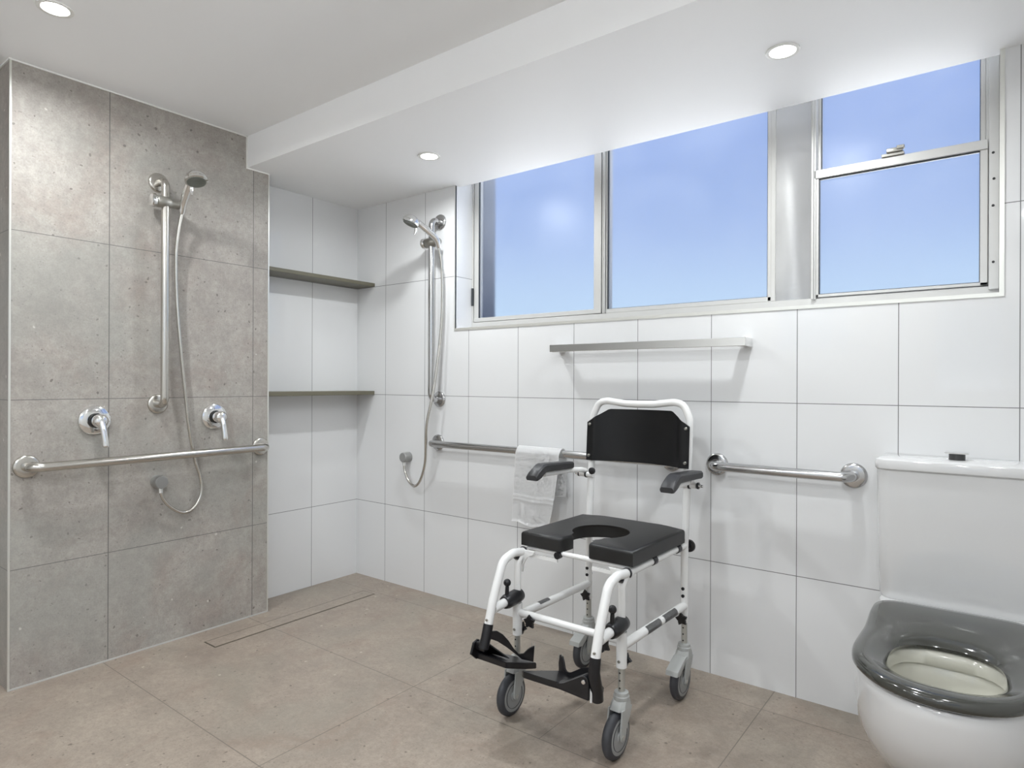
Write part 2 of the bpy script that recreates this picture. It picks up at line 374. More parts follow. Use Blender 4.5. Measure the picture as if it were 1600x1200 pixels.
gask([(.789, .791, 1.407, ZT, .130, .14)], s1); gask([(1.527, 1.531, 1.403, ZT, .130, .14), (2.201, 2.203, 1.403, ZT, .13, .14), (1.53, 2.203, 1.403, 1.4045, .13, .14)], s2)
gask([(2.380, 2.382, 1.397, 1.81, .124, .13), (2.840, 2.842, 1.397, 1.81, .124, .13), (2.38, 2.842, 1.804, 1.808, .124, .13), (2.38, 2.842, 1.397, 1.399, .124, .13)], s3)
gask([(2.381, 2.383, 1.838, ZT, .152, .16), (2.840, 2.842, 1.838, ZT, .152, .16)], s4)
for par, (x0, x1, z0, z1, y) in ((s1, (.791, 1.463, 1.407, ZT, .145)), (s2, (1.53, 2.202, 1.404, ZT, .148)), (s3, (2.381, 2.842, 1.397, 1.81, .135)), (s4, (2.381, 2.842, 1.82, ZT, .165))):
    wbox([(x0, x1, z0, z1, y, y+.004)], 'pane', 'glass', par, 0)
# cover panel between the two windows, gently bowed
bm = new(); R0 = []
for z in [1.385+(ZT-1.385)*k/24 for k in range(25)]:
    R0.append([(2.232+(2.355-2.232)*j/12, .128 + .004*math.sin(PI*j/12) + .0035*math.sin(PI*j/12)*math.sin((z-1.4)*7), z) for j in range(13)])
loft(bm, R0, closed=False, cap0=False, cap1=False)
bmesh.ops.solidify(bm, geom=bm.faces[:], thickness=-.006)
obj('infill_panel', bm, 'alu_panel', win, 60)
bm = new()
box(bm, (2.575, .108, 1.8382), (2.640, .135, 1.848), .001, 1); box(bm, (2.590, .100, 1.848), (2.636, .128, 1.862), .002, 2); box(bm, (2.620, .096, 1.855), (2.642, .112, 1.866), .001, 1)
obj('latch', bm, 'plate', win)
bm = new(); box(bm, (.750, .118, 1.47), (.760, .128, 1.56), .001, 1); obj('latch', bm, 'gasket', win)
for x, z in ((2.8745, 1.79), (2.8765, 1.71), (2.8745, 1.628), (2.8755, 1.455)):
    bm = new(); lathe(bm, [(0, .004), (.0015, .0035), (.002, 0)], (x, .105, z), (0, -1, 0), 12); obj('screw', bm, 'dark', win)

# ------------------------------------------------------------------ recess shelves
for k, (z0, z1, lab) in enumerate(((1.608, 1.626, 'upper long taupe shelf in the white tiled recess'), (1.011, 1.032, 'lower long taupe shelf in the white tiled recess'))):
    bm = new(); box(bm, (.0, YC1+.0005, z0), (.150, -.0005, z1), .0012, 1)
    tag(obj('wall_shelf', bm, 'shelf', None, 30), lab, 'shelf', 'recess shelves')

# ------------------------------------------------------------------ floor drain
dr = thing('floor_drain', 'long narrow tile insert drain in the floor beside the grey shower wall', 'drain', (.322, -.595, 0))
Ld = .835
bm = new(); box(bm, (-.045, -Ld/2, .0), (.045, Ld/2, .0006)); obj('slot', bm, 'plate', dr, 0).data.materials[0] = principled('brown_drain_channel', (.075, .065, .045), .4)
bm = new(); box(bm, (-.0385, -Ld/2+.005, .0004), (.0385, Ld/2-.005, .0016)); obj('tile_insert', bm, 'floor', dr, 0)

# ------------------------------------------------------------------ downlights
def downlight(x, y, z, label, power=1.):
    t_ = thing('downlight', label, 'light', (x, y, z), 0, 'recessed ceiling downlights')
    bm = new(); lathe(bm, [(0, .048), (.003, .0475), (.004, .045), (.003, .037), (.0005, .0355)], (0, 0, 0), (0, 0, -1), 40); obj('trim_ring', bm, 'whitetrim', t_, 50)
    bm = new(); lathe(bm, [(.0, .0355), (.0032, .0352), (.0033, 0)], (0, 0, 0), (0, 0, -1), 32); obj('diffuser', bm, 'lamp', t_)
    ld = bpy.data.lights.new('downlight_lamp', 'AREA'); ld.shape = 'DISK'; ld.size = .071; ld.spread = math.radians(168); ld.energy = LAMP*power; ld.color = (.95, .985, 1)
    lo_ = bpy.data.objects.new('downlight_lamp', ld); C.objects.link(lo_); lo_.parent = t_; lo_.location = (0, 0, -.006)
downlight(.934, -.372, H1, 'round lit downlight in the bulkhead nearest the corner shower')
downlight(2.383, -.372, H1, 'round lit downlight in the bulkhead above the sash window')
downlight(.632, -1.652, H2, 'round lit downlight in the main ceiling above the grey shower wall', 1.5)
PW = .88
for x, y, l in ((2.05, -1.652, 'round lit downlight in the middle of the main ceiling'), (.632, -2.95, 'round lit downlight in the main ceiling behind the camera, furthest left'),
                (1.5, -2.95, 'round lit downlight in the main ceiling behind the camera, second from the left'), (2.3, -2.95, 'round lit downlight in the main ceiling behind the camera, third from the left'),
                (3.05, -2.95, 'round lit downlight in the main ceiling behind the camera, furthest right'), (3.05, -1.652, 'round lit downlight in the main ceiling close to the right wall'),
                (1.3, -3.6, 'round lit downlight in the main ceiling near the left window behind the camera'), (2.7, -3.6, 'round lit downlight in the main ceiling near the right window behind the camera')):
    downlight(x, y, H2, l, PW*(.5 if x > 3 and y > -2 else 1))

# ------------------------------------------------------------------ wall fittings, in wall frames (u along the wall to the right, n out of it, z up)
def frame_win(u, n, z): return Vector((u, -n, z))
def frame_pier(u, n, z): return Vector((XC+n, u, z))
def flange(name, fr, u, z, par, mat, r=.040):
    bm = new(); o_ = fr(u, 0, z); ax = fr(u, 1, z)-o_
    lathe(bm, [(0, r), (.003, r), (.008, r*.93), (.010, r*.8), (.0105, r*.42)], o_, ax, 40)
    return obj(name, bm, mat, par, 40)
def rail(fr, p0, p1, label, mat, group=None, name='grab_rail', cat='grab rail', r=.0165, n=.068, rb=.045, fl_=.041):
    base = fr(p0[0], 0, p0[1]); t_ = thing(name, label, cat, base, 0, group)
    T = lambda v: v-base
    pts = fillet([T(fr(p0[0], .002, p0[1])), T(fr(p0[0], n, p0[1])), T(fr(p1[0], n, p1[1])), T(fr(p1[0], .002, p1[1]))], rb, 10)
    bm = new(); tube(bm, pts, r, 24); obj('bar', bm, mat, t_, 40)
    f2 = lambda u, nn, z: T(fr(u, nn, z))
    flange('flange', f2, p0[0], p0[1], t_, mat, fl_); flange('flange', f2, p1[0], p1[1], t_, mat, fl_)
    return t_, f2
GR = 'stainless grab rails on the walls'
rail(frame_pier, (-1.589, .776), (-.691, .779), 'long stainless grab rail across the grey shower wall under the two mixers', 'steel', GR)
rail(frame_win, (.637, .776), (1.885, .780), 'long stainless grab rail with the towel over it, running behind the commode chair', 'steel_cool', GR)
rail(frame_win, (2.063, .781), (2.514, .780), 'short stainless grab rail on white tiles between commode chair and toilet', 'steel_cool', GR)

def shower(fr, ub, z0, z1, zs, head, label, hlabel, mat, side, hose, outl, olabel):
    t_, f2 = rail(fr, (ub, z1), (ub, z0), label, mat, 'shower rails', 'shower_rail', 'shower rail', .0155, .062, .05, .040)
    # slider clamp with knob and holder
    bm = new(); a = f2(ub-.035, .062, zs); b = f2(ub+.052, .062, zs)
    lathe(bm, [(0, .021), (.004, .024), (.05, .024), (.056, .019), ((b-a).length, .017), ((b-a).length+.004, .013)], a, b-a, 28)
    sl = obj('slider', bm, mat, t_, 40); sl.data.materials[0] = M['plate']
    bm = new(); lathe(bm, [(0, .010), (.002, .023), (.006, .026), (.020, .026), (.024, .021), (.026, .0)], f2(ub-.035, .062, zs), f2(ub-.1, .062, zs)-f2(ub-.035, .062, zs), 24); obj('knob', bm, 'chrome', sl, 40)
    # handset, lifts out of the holder
    hb = fr(ub+.062, .082, zs-.02); h = thing('shower_handset', hlabel, 'shower head', hb, 0, 'hand showers')
    g = lambda u, n_, z: fr(u, n_, z)-hb
    hu, hn, hz = head
    P = smoothpts([g(ub+.060, .072, zs-.035), g(ub+.058, .090, zs+.005), g(ub+.055+(hu-ub-.055)*.45, .130, zs+.045), g(hu-(hu-ub-.05)*.15, hn-.035, hz-.006), g(hu, hn-.005, hz+.008)], 6)
    nP = len(P); bm = new(); tube(bm, P, [.0105 + .0055*math.sin(PI*min(1, k/(nP-1)*1.1)*.8) for k in range(nP)], 16); obj('handle', bm, 'chrome', h, 50)
    ax = (g(hu+side*.25, hn+.36, hz-.95)-g(hu, hn, hz)).normalized(); c0 = g(hu, hn+.006, hz)
    bm = new(); lathe(bm, [(-.024, 0), (-.023, .015), (-.018, .028), (-.009, .037), (.001, .0415), (.006, .0425), (.007, .0415), (.009, .0425), (.016, .042), (.018, .037)], c0, ax, 36); obj('head', bm, 'chrome', h, 50)
    bm = new(); lathe(bm, [(.0165, .0365), (.0195, .035), (.020, .018), (.0185, .016), (.0185, 0)], c0, ax, 36); nf = obj('nozzle_plate', bm, 'nozzle', h, 40)
    bm = new(); tube(bm, [c0+ax*.008+(g(0, -1, -.3)-g(0, 0, 0)).normalized()*.036, c0+ax*.030+(g(0, -1, -.3)-g(0, 0, 0)).normalized()*.048, c0+ax*.052+(g(0, -1, -.3)-g(0, 0, 0)).normalized()*.050], [.007, .008, .004], 12); obj('spray_lever', bm, 'chrome', h, 50)
    # hose (part of the handset)
    pts = smoothpts([g(*q) for q in hose], 14)
    bm = new(); L = 0; rr = []
    dense = []
    for a_, b_ in zip(pts, pts[1:]):
        k = max(1, int((b_-a_).length/.0035))
        for j in range(k): dense.append(a_.lerp(b_, j/k))
    dense.append(pts[-1])
    tube(bm, dense, [.0066+(.0007 if k % 2 else -.0005) for k in range(len(dense))], 10); obj('hose', bm, 'steel', h, 60)
    e = dense[-1]; bm = new(); lathe(bm, [(0, .009), (.022, .009), (.024, .0075)], e+Vector((0, 0, -.006)), (0, 0, 1), 16); obj('hose_nut', bm, 'chrome', h, 40)
    # outlet
    ou_, oz = outl; ob = fr(ou_, 0, oz); w_ = thing('hose_outlet', olabel, 'water outlet', ob, 0, 'shower hose outlets')
    ax2 = fr(ou_, 1, oz)-ob
    bm = new(); lathe(bm, [(0, .026), (.002, .0265), (.006, .026), (.040, .0255), (.044, .0255), (.0465, .0235), (.047, 0)], (0, 0, 0), ax2, 36)
    obj('body', bm, 'outlet', w_, 35)
    bm = new(); tube(bm, [ax2*.034+Vector((0, 0, -.018)), ax2*.034+Vector((0, 0, -.034))], .0095, 16); obj('spigot', bm, 'chrome', w_, 40)
HN = .034
shower(frame_pier, -1.147, .987, 1.889, 1.800, (-1.096, .200, 1.883), 'tall stainless slide rail on the grey shower wall', 'chrome hand shower and hose on the grey wall rail', 'steel', -.1,
       [(-1.087, .072, 1.765), (-1.094, .060, 1.70), (-1.097, .045, 1.60), (-1.088, .035, 1.418), (-1.070, .033, 1.209), (-1.049, .030, 1.018), (-1.030, .026, .872), (-1.003, .020, .744), (-.980, .022, .668), (-.980, .025, .597), (-1.013, .028, .545), (-1.057, .030, .533), (-1.106, HN, .561), (-1.138, HN, .600), (-1.149, HN, .634)],
       (-1.149, .671), 'round grey hose outlet low on the grey shower wall')
shower(frame_win, .645, .995, 1.888, 1.775, (.653, .200, 1.854), 'tall stainless slide rail on the white tiles left of the window', 'chrome hand shower and hose on the white tiled wall rail', 'steel_cool', -.9,
       [(.705, .072, 1.740), (.712, .060, 1.66), (.706, .048, 1.50), (.694, .045, 1.325), (.682, .070, 1.10), (.674, .088, .990), (.655, .100, .88), (.640, .092, .776), (.612, .070, .675), (.560, .050, .585), (.510, .042, .548), (.462, .038, .570), (.432, HN, .615), (.424, HN, .651)],
       (.424, .688), 'round grey hose outlet low on the white tiled wall')

def mixer(u, z, lab, tw=0.):
    base = frame_pier(u, 0, z); t_ = thing('shower_mixer', lab, 'tap', base, 0, 'shower mixer taps')
    g = lambda uu, n_, zz: Vector((n_, uu, zz))
    bm = new(); lathe(bm, [(0, .056), (.004, .0565), (.010, .054), (.015, .046), (.016, .028), (.012, .026)], (0, 0, 0), (1, 0, 0), 48); obj('cover_plate', bm, 'chrome', t_, 35)
    bm = new(); lathe(bm, [(.010, .0255), (.022, .0255)], (0, 0, 0), (1, 0, 0), 28); obj('collar', bm, 'dark', t_, 35)
    bm = new(); lathe(bm, [(.018, .021), (.045, .0245), (.060, .026), (.072, .0235), (.079, .015), (.082, 0)], (0, 0, 0), (1, 0, 0), 32)
    obj('hub', bm, 'chrome', t_, 50)
    bm = new(); P = smoothpts([g(0, .058, .012), g(tw*.1, .072, -.006), g(tw*.4, .083, -.038), g(tw*.8, .088, -.072), g(tw, .090, -.098)], 6)
    ra = [.0175, .0170, .0160, .0148, .0138, .0130, .0124, .0120, .0117, .0115, .0113, .0112, .0112, .0112, .0112, .0114, .0115, .0117, .0118, .0119, .012, .0122, .0122, .0115, .008]
    tube(bm, P, ra[:len(P)], 16)
    obj('lever', bm, 'chrome', t_, 50)
    for du, dz in ((.034, .014), (.036, -.012)):
        bm = new(); box(bm, (.0125, du-.003, dz-.006), (.0152, du+.003, dz+.006), .001, 1); obj('index_mark', bm, 'dark', t_)
mixer(-1.377, .930, 'larger looking chrome lever mixer left of the slide rail on the grey wall', .008)
mixer(-.913, .926, 'chrome lever mixer right of the slide rail on the grey wall', .004)

# ------------------------------------------------------------------ towel rail and towel
tr_ = thing('towel_rail', 'square chrome towel rail mounted on white tiles under the window', 'towel rail', (1.78, 0, 1.2265))
bm = new(); box(bm, (-.416, -.078, -.0150), (.408, -.058, .0150), .0012, 1); obj('bar', bm, 'chrome', tr_, 30)
for x0, x1 in ((-.416, -.382), (.374, .408)):
    bm = new(); box(bm, (x0, -.060, -.0155), (x1, -.0005, .0155), .0012, 1); obj('bracket', bm, 'chrome', tr_, 30)

def towel():
    x0, x1 = 1.200, 1.428; yr, zr, rr = -.068, .778, .0245
    prof = []
    for k in range(41): prof.append((yr-rr-.006, .470+(zr-.470)*k/40, 0, k/40))
    for k in range(1, 10): a = PI - PI*k/10; prof.append((yr+rr*math.cos(a), zr+rr*math.sin(a), 1, 0))
    for k in range(11): prof.append((yr+rr+.002, zr-(zr-.590)*k/10, 2, k/10))
    nx = 24; rings = []
    for j in range(nx+1):
        s = j/nx; row = []
        for (y, z, sec, t__) in prof:
            x = x0+(x1-x0)*s
            drop = 0
            if sec == 0:
                q = 1-t__; x += -.014*q - .036*q*s*q; y += -.006*math.sin(s*6+.5)*q - .004*q; drop = -.012*s*q*q + .006*math.sin(s*9)*q*q
                if .30 < t__ < .33 or .365 < t__ < .39 or t__ < .02: y -= .0030
            if sec == 2: x += .004*math.sin(t__*4)*s; y += .003*math.sin(s*7+1)*t__
            row.append((x, y, z+drop))
        rings.append(row)
    bm = new(); loft(bm, rings, closed=False, cap0=False, cap1=False)
    bmesh.ops.solidify(bm, geom=bm.faces[:], thickness=.009)
    bmesh.ops.recalc_face_normals(bm, faces=bm.faces)
    o = obj('towel', bm, 'towel', None, 80)
    md = o.modifiers.new('s', 'SUBSURF'); md.levels = 1; md.render_levels = 2
    return tag(o, 'white folded terry towel hanging over the long grab rail beside the commode chair', 'towel')
towel()

# ------------------------------------------------------------------ commode chair; local x to the viewer's right, y backwards, z up
ch = thing('commode_chair', 'white framed wheeled commode shower chair with black padded seat and footplates', 'commode chair', (1.8350, -.2179, 0), -.0213)
def P3(x, f, z): return (x, -f, z)
def ct(name, pts, r, mat='powder', par=ch, fil=None, n=18, seg=8):
    pts = [P3(*p) for p in pts]
    if fil: pts = fillet(pts, fil, seg)
    bm = new(); tube(bm, pts, r, n); return obj(name, bm, mat, par, 45)
# back frame: rear posts and push bar in one bent tube
def lean(z): return -max(0, (z-.52))*.075
bp_ = [(-.193, 0, .255), (-.193, 0, .52), (-.196, lean(.97), .955), (-.172, lean(1.0), 1.005), (-.135, lean(1.01), 1.012), (-.06, lean(1.01), 1.003), (0, lean(1.01), 1.002),
       (.06, lean(1.01), 1.003), (.135, lean(1.01), 1.012), (.172, lean(1.0), 1.005), (.196, lean(.97), .955), (.193, 0, .52), (.193, 0, .255)]
pts = fillet([P3(*p) for p in bp_], [.3, .06, .05, .05, .1, .1, .1, .05, .05, .06, .3], 6)
bm = new(); tube(bm, pts, .0130, 20); obj('back_frame', bm, 'powder', ch, 50)
for s in (-1, 1):
    x = .193*s
    ct('seat_rail', [(x, .425, .517), (x, .005, .520)], .0115)
    ct('side_rail', [(x, .006, .312), (x, .440, .312)], .0138)
    ct('front_post', [(x, .380, .517), (x, .444, .500), (x, .444, .355)], .0112, fil=.03)
    sl = ct('post_sleeve', [(x, .444, .252), (x, .444, .356)], .0160)
    bm = new(); lathe(bm, [(0, .0045), (.003, .004), (.0035, 0)], P3(x, .460, .272), (0, -1, 0), 12); obj('bolt', bm, 'plate', sl)
    # curved gusset between front seat bar and post
    g = [(x, .425, .528), (x-s*.055, .425, .528), (x-s*.050, .425, .518)]
    for k in range(9):
        a = PI/2*k/8; g.append((x-s*.046+s*.040*math.sin(a), .425, .518-.060*(1-math.cos(a))-.004))
    g.append((x, .425, .455))
    bm = new(); prism(bm, [P3(*q) for q in g], (0, .006, 0), .001, 1); obj('gusset', bm, 'powder', ch, 30)
    for f_ in (.244, .062):
        bm = new(); lathe(bm, [(-.012, .0135), (-.011, .0145), (.011, .0145), (.012, .0135)], P3(x, f_, .5195), (0, 1, 0), 24)
        box(bm, P3(x-.006, f_-.011, .528), P3(x+.006, f_+.011, .540)); obj('seat_clip', bm, 'plastic', ch, 35)
    # telescopic metal feet
    for f_, zt in ((.444, .256), (0., .27)):
        t_ = ct('telescopic_leg', [(x, f_, .160), (x, f_, zt)], .0102, 'leg')
        for z in (.193, .215, .237):
            bm = new(); lathe(bm, [(0, .0028), (.0012, .0028), (.0013, 0)], P3(x, f_+.0095, z), (0, -1, 0), 10); obj('pin_hole', bm, 'dark', t_)
    # post bolts on the rear posts
    for z in (.372, .347):
        bm = new(); tube(bm, [P3(x, .0155, z), P3(x, -.017, z)], .0058, 12); obj('bolt', bm, 'plastic', ch)
    bm = new(); tube(bm, [P3(x, .016, .540), P3(x, -.014, .540)], .0055, 12); obj('bolt', bm, 'plastic', ch)
ct('cross_bar', [(-.190, .444, .326), (.190, .444, .328)], .0115)
ct('cross_bar', [(-.190, .388, .528), (.190, .388, .528)], .0080)
ct('cross_bar', [(-.190, .02, .521), (.190, .02, .521)], .0100)
for xa, xb in ((-.185, -.065), (.065, .185)):
    bm = new(); box(bm, P3(xa, .395, .500), P3(xb, .401, .512)); obj('seat_bracket', bm, 'powder', ch, 30)
ct('seat_knob', [(-.062, .390, .524), (-.062, .408, .524)], .0115, 'plastic')
# printed labels wrapped on the right side rail
def wrap(x, z, f0, f1, a0, a1, r):
    bm = new(); rings = []
    for k in range(9):
        a = math.radians(a0+(a1-a0)*k/8); rings.append([P3(x+r*math.cos(a), f0, z+r*math.sin(a)), P3(x+r*math.cos(a), f1, z+r*math.sin(a))])
    loft(bm, rings, closed=False, cap0=False, cap1=False); bmesh.ops.solidify(bm, geom=bm.faces[:], thickness=-.0004)
    return obj('printed_label', bm, 'print', ch, 60)
wrap(.193, .312, .300, .205, -35, 85, .0142); wrap(.193, .312, .180, .085, -35, 85, .0142); wrap(-.193, .312, .330, .270, 40, 120, .0142)
# moulded seat: slot at the front, round opening, raised front pads
def seat():
    out = [(-.208, .405), (-.060, .405)]
    out += [(-.052, .398), (-.047, .385), (-.045, .350)]
    for k in range(21):
        a = math.radians(-117 + (-306)*0) ; break
    ell = []
    for k in range(27):
        a = math.radians(115+ (425-115)*k/26)  # from the slot's left side round the back to its right side
        ell.append((math.cos(a)*.108, .238+math.sin(a)*.108))
    out += ell
    out += [(.045, .350), (.047, .385), (.052, .398), (.060, .405), (.208, .405), (.206, .030), (.130, .030), (.118, .004), (-.118, .004), (-.130, .030), (-.206, .030)]
    bm = new(); prism(bm, [P3(x, f_, .536) for x, f_ in out], (0, 0, .046), 0)
    top = [f_ for f_ in bm.faces if all(v.co.z > .58 for v in f_.verts)][0]
    bmesh.ops.bevel(bm, geom=list(top.edges), offset=.012, segments=4, affect='EDGES', profile=.6)
    return obj('seat', bm, 'foam', ch, 50)
seat()
# back pad: flat flanges bolted to the posts, belly curving backwards
def backpad():
    cols = []
    nx = 44
    for j in range(nx+1):
        x = -.207+.414*j/nx; ax = abs(x)
        fz = .017 if ax > .172 else .017-.050*(1-(ax/.172)**2)**.8
        if .165 < ax <= .185: fz += .004*math.cos((ax-.175)/.01*PI/2)
        zt = .981 if ax < .128 else .981-.052*((ax-.128)/.079)
        zb = .784
        cols.append((x, fz, zb, zt))
    bm = new(); rings = []
    for x, f_, zb, zt in cols:
        rings.append([P3(x, f_+lean(zb+(zt-zb)*k/12)*.8, zb+(zt-zb)*k/12) for k in range(13)])
    loft(bm, rings, closed=False, cap0=False, cap1=False); bmesh.ops.solidify(bm, geom=bm.faces[:], thickness=-.010)
    o = obj('back_pad', bm, 'vinyl', ch, 50)
    for x in (-.194, .194):
        for z in (.922, .803):
            bm = new(); lathe(bm, [(-.02, .0055), (.002, .0055), (.004, .004), (.0045, 0)], P3(x, .020+lean(z)*.8+.001, z), (0, -1, 0), 16); obj('bolt', bm, 'plate', o)
backpad()
# armrests
def arm(s, xc, f0, f1, hw):
    x = .193*s
    a = thing_part('armrest')
    bm = new(); ra = []
    prof = [(f0, .756, .781), (f0+.03, .757, .783), (f1-.085, .760, .788), (f1-.065, .759, .789), (f1-.05, .752, .786), (f1-.035, .741, .778), (f1-.012, .728+.006, .764), (f1, .727+.008, .752)]
    for k, (f_, zb, zt) in enumerate(prof):
        ra.append([P3(xc-hw+.004, f_, zb), P3(xc-hw, f_, zb+.006), P3(xc-hw, f_, zt-.006), P3(xc-hw+.006, f_, zt), P3(xc+hw-.006, f_, zt), P3(xc+hw, f_, zt-.006), P3(xc+hw, f_, zb+.006), P3(xc+hw-.004, f_, zb)])
    loft(bm, ra); pad = obj('arm_pad', bm, 'armfoam', a, 40)
    ct('arm_tube', [(x+s*.022, -.005, .742), (x+s*.022, .02, .747), (xc-s*.005, .06, .748), (xc, f1-.075, .750)], .0100, par=a, fil=.02)
    ct('pivot', [(x-s*.014, -.004, .728), (xc-s*.0, -.004, .729)], .0105, par=a)
    ct('pivot_ring', [(x+s*.012, -.004, .728), (x+s*.018, -.004, .728)], .0125, 'plastic', a)
    ct('pivot_ring', [(x+s*.044, -.004, .729), (x+s*.049, -.004, .729)], .0115, 'plastic', a)
    bm = new(); lathe(bm, [(0, .008), (.006, .008), (.007, .0055), (.014, .0055), (.016, .003), (.0165, 0)], P3(x+s*.049, -.004, .729), (s, 0, 0), 14); obj('locking_pin', bm, 'chrome', a, 40)
def thing_part(name):
    bm = new(); return None
_arm_root = {}
def thing_part(name):
    o = bpy.data.objects.new(name, None); C.objects.link(o); o.parent = ch; return o
arm(1, .233, -.005, .232, .023); arm(-1, -.246, .060, .300, .023)
for s in (-1, 1):
    bm = new(); lathe(bm, [(0, .006), (.002, .013), (.010, .013), (.012, .009), (.0125, 0)], P3(.193*s-s*.018, .004, .745), (0, -1, 0), 20); obj('knob', bm, 'plastic', ch, 40)
# rear disc knob behind the right post
bm = new(); lathe(bm, [(0, .010), (.012, .010), (.014, .021), (.022, .022), (.026, .017), (.027, 0)], P3(.196, -.012, .512), (0, 1, 0), 28); obj('knob', bm, 'plastic', ch, 40)
# star knobs
def star(p, ax, rot=0., R=.0225):
    ax = Vector(ax); up = Vector((0, 0, 1)); v = ax.cross(up); p = Vector(P3(*p)); poly = []
    for k in range(30):
        a = 2*PI*k/30; r_ = R*(.62+.38*max(0, math.cos(5*a/1))**1.0) if math.cos(5*a) > 0 else R*.60
        a += rot; poly.append(p+up*r_*math.cos(a)+v*r_*math.sin(a))
    bm = new(); prism(bm, poly, ax*.010, .0015, 1)
    lathe(bm, [(-.012, .007), (.001, .007)], p, ax, 12)
    return obj('star_knob', bm, 'plastic', ch, 35)
for s in (-1, 1):
    star((.193*s, .018, .270), (0, -1, 0), .2); star((.193*s, .428, .268), (0, 1, 0), .4)
star((-.126, .462, .314), (0, -1, 0), .1); star((.146, .462, .310), (0, -1, 0), .5)
# footrest hangers
def footrest(s):
    x = .193*s; h = thing_part('footrest')
    ct('hanger', [(x, .418, .518), (x, .468, .524), (x, .520, .510), (x, .556, .428), (x, .572, .388), (x, .592, .322)], .0138, par=h, fil=[.05, .045, .12, .1])
    bm = new(); lathe(bm, [(0, .0150), (.001, .0165), (.006, .0165), (.007, .0150)], P3(x, .417, .518), (0, 1, 0), 24); obj('end_cap', bm, 'plastic', h, 35)
    bm = new(); prism(bm, [P3(x-.006, .462, .506), P3(x-.006, .425, .508), P3(x-.006, .425, .498), P3(x-.006, .452, .498)], (.012, 0, 0), .001, 1); obj('catch', bm, 'plastic', h, 35)
    ct('stub_tube', [(x, .566, .368), (x, .505, .374)], .0142, par=h)
    cl = ct('clamp', [(x, .512, .373), (x, .500, .374), (x, .450, .378), (x, .430, .379), (x, .424, .379)], [.0200, .0235, .0235, .0200, .013], 'plastic', h, n=24)
    lv = ct('lever', [(x, .500, .385), (x, .498, .422)], [.0072, .0060], 'plastic', cl)
    bm = new(); bmesh.ops.create_uvsphere(bm, u_segments=16, v_segments=12, radius=.0122)
    for v in bm.verts: v.co += Vector(P3(x, .498, .434))
    obj('ball_grip', bm, 'plastic', lv, 80)
    for a_, b_ in ((.592+.0, .333),):
        bm = new(); lathe(bm, [(0, .0045), (.003, .004), (.0035, 0)], P3(x+.004, .603, .345), (.2, -1, -.3), 12); obj('bolt', bm, 'plate', h)
    bm = new(); lathe(bm, [(0, .005), (.008, .005), (.010, 0)], P3(x, .577, .340), (0, 1, 0), 12); obj('bolt', bm, 'plastic', h)
    return h
hL = footrest(-1); hR = footrest(1)
# sockets
def taper(h, pts, r, nm='socket'): return ct(nm, pts, r, 'plastic', h)
taper(hL, [(-.193, .590, .328), (-.193, .603, .285), (-.195, .612, .258)], [.0158, .0158, .0165])
taper(hR, [(.193, .590, .328), (.193, .597, .290), (.193, .592, .262), (.193, .582, .232), (.193, .578, .206)], [.0158, .0165, .0175, .0175, .0165])
# heel loops, curved straps of their own thickness
def strap(h, pts):
    bm = new(); q = [Vector(P3(*p)) for p in pts]; nrm = (q[len(q)//2]-q[0]).cross(Vector((0, 0, 1))).normalized()*.005
    prism(bm, q, nrm, .0008, 1); return obj('heel_loop', bm, 'plastic', h, 30)
strap(hL, [(-.186, .590, .308), (-.174, .573, .307), (-.163, .557, .294), (-.153, .542, .273), (-.143, .528, .246), (-.133, .514, .225), (-.124, .499, .225), (-.117, .490, .237), (-.112, .483, .242), (-.104, .471, .246), (-.106, .474, .196), (-.128, .506, .209), (-.139, .521, .226), (-.157, .547, .253), (-.173, .571, .275), (-.186, .590, .284)])
strap(hR, [(.180, .580, .291), (.160, .565, .283), (.117, .540, .261), (.078, .517, .233), (.049, .499, .212), (.028, .487, .205), (.017, .480, .209), (.012, .477, .227), (.004, .472, .240), (-.010, .466, .240), (-.018, .460, .211), (-.018, .459, .184), (.001, .471, .188), (.044, .496, .200), (.089, .523, .212), (.147, .557, .236), (.180, .578, .240)])
# footplates, toes tilted up
def plate(h, poly, t_=.019):
    bm = new(); a = [bm.verts.new(P3(x, f_, z)) for x, f_, z in poly]; b = [bm.verts.new(P3(x, f_, z-t_)) for x, f_, z in poly]; n_ = len(a)
    bm.faces.new(a); bm.faces.new(b[::-1])
    for k in range(n_): bm.faces.new((a[k], b[k], b[(k+1) % n_], a[(k+1) % n_]))
    bmesh.ops.bevel(bm, geom=bm.edges[:], offset=.0022, segments=2, affect='EDGES')
    return obj('footplate', bm, 'plastic', h, 40)
def pz(f_): return .19+(f_-.464)*(.045/.141)
pL = plate(hL, [(x, f_, pz(f_)) for x, f_ in ((-.230, .606), (-.113, .600), (-.099, .520), (-.099, .464), (-.160, .462), (-.215, .500), (-.230, .520))])
bm = new(); prism(bm, [P3(-.232, .611, .217), P3(-.232, .634, .238), P3(-.232, .622, .270), P3(-.232, .602, .276), P3(-.232, .569, .258), P3(-.232, .520, .206)], (.008, 0, 0), .001, 1); obj('side_web', bm, 'plastic', pL, 30)
bm = new(); prism(bm, [P3(-.226, .590, .262), P3(-.196, .590, .266), P3(-.140, .555, .222), P3(-.226, .555, .218)], (0, .006, 0), .001, 1); obj('rear_web', bm, 'plastic', pL, 30)
bm = new(); box(bm, P3(-.230, .592, .248), P3(-.190, .614, .272), .003, 2); obj('hinge', bm, 'plastic', pL, 40)
pR = plate(hR, [(x, f_, pz(f_)) for x, f_ in ((.150, .600), (.060, .622), (-.020, .636), (-.032, .628), (-.014, .464), (.150, .470))])
g = [(.085, .236), (.110, .243)]
for k in range(9):
    a = math.radians(120-120*k/8); g.append((.168+.014*math.cos(a), .262+.014*math.sin(a)))
g += [(.182, .213), (.178, .212), (.095, .222)]
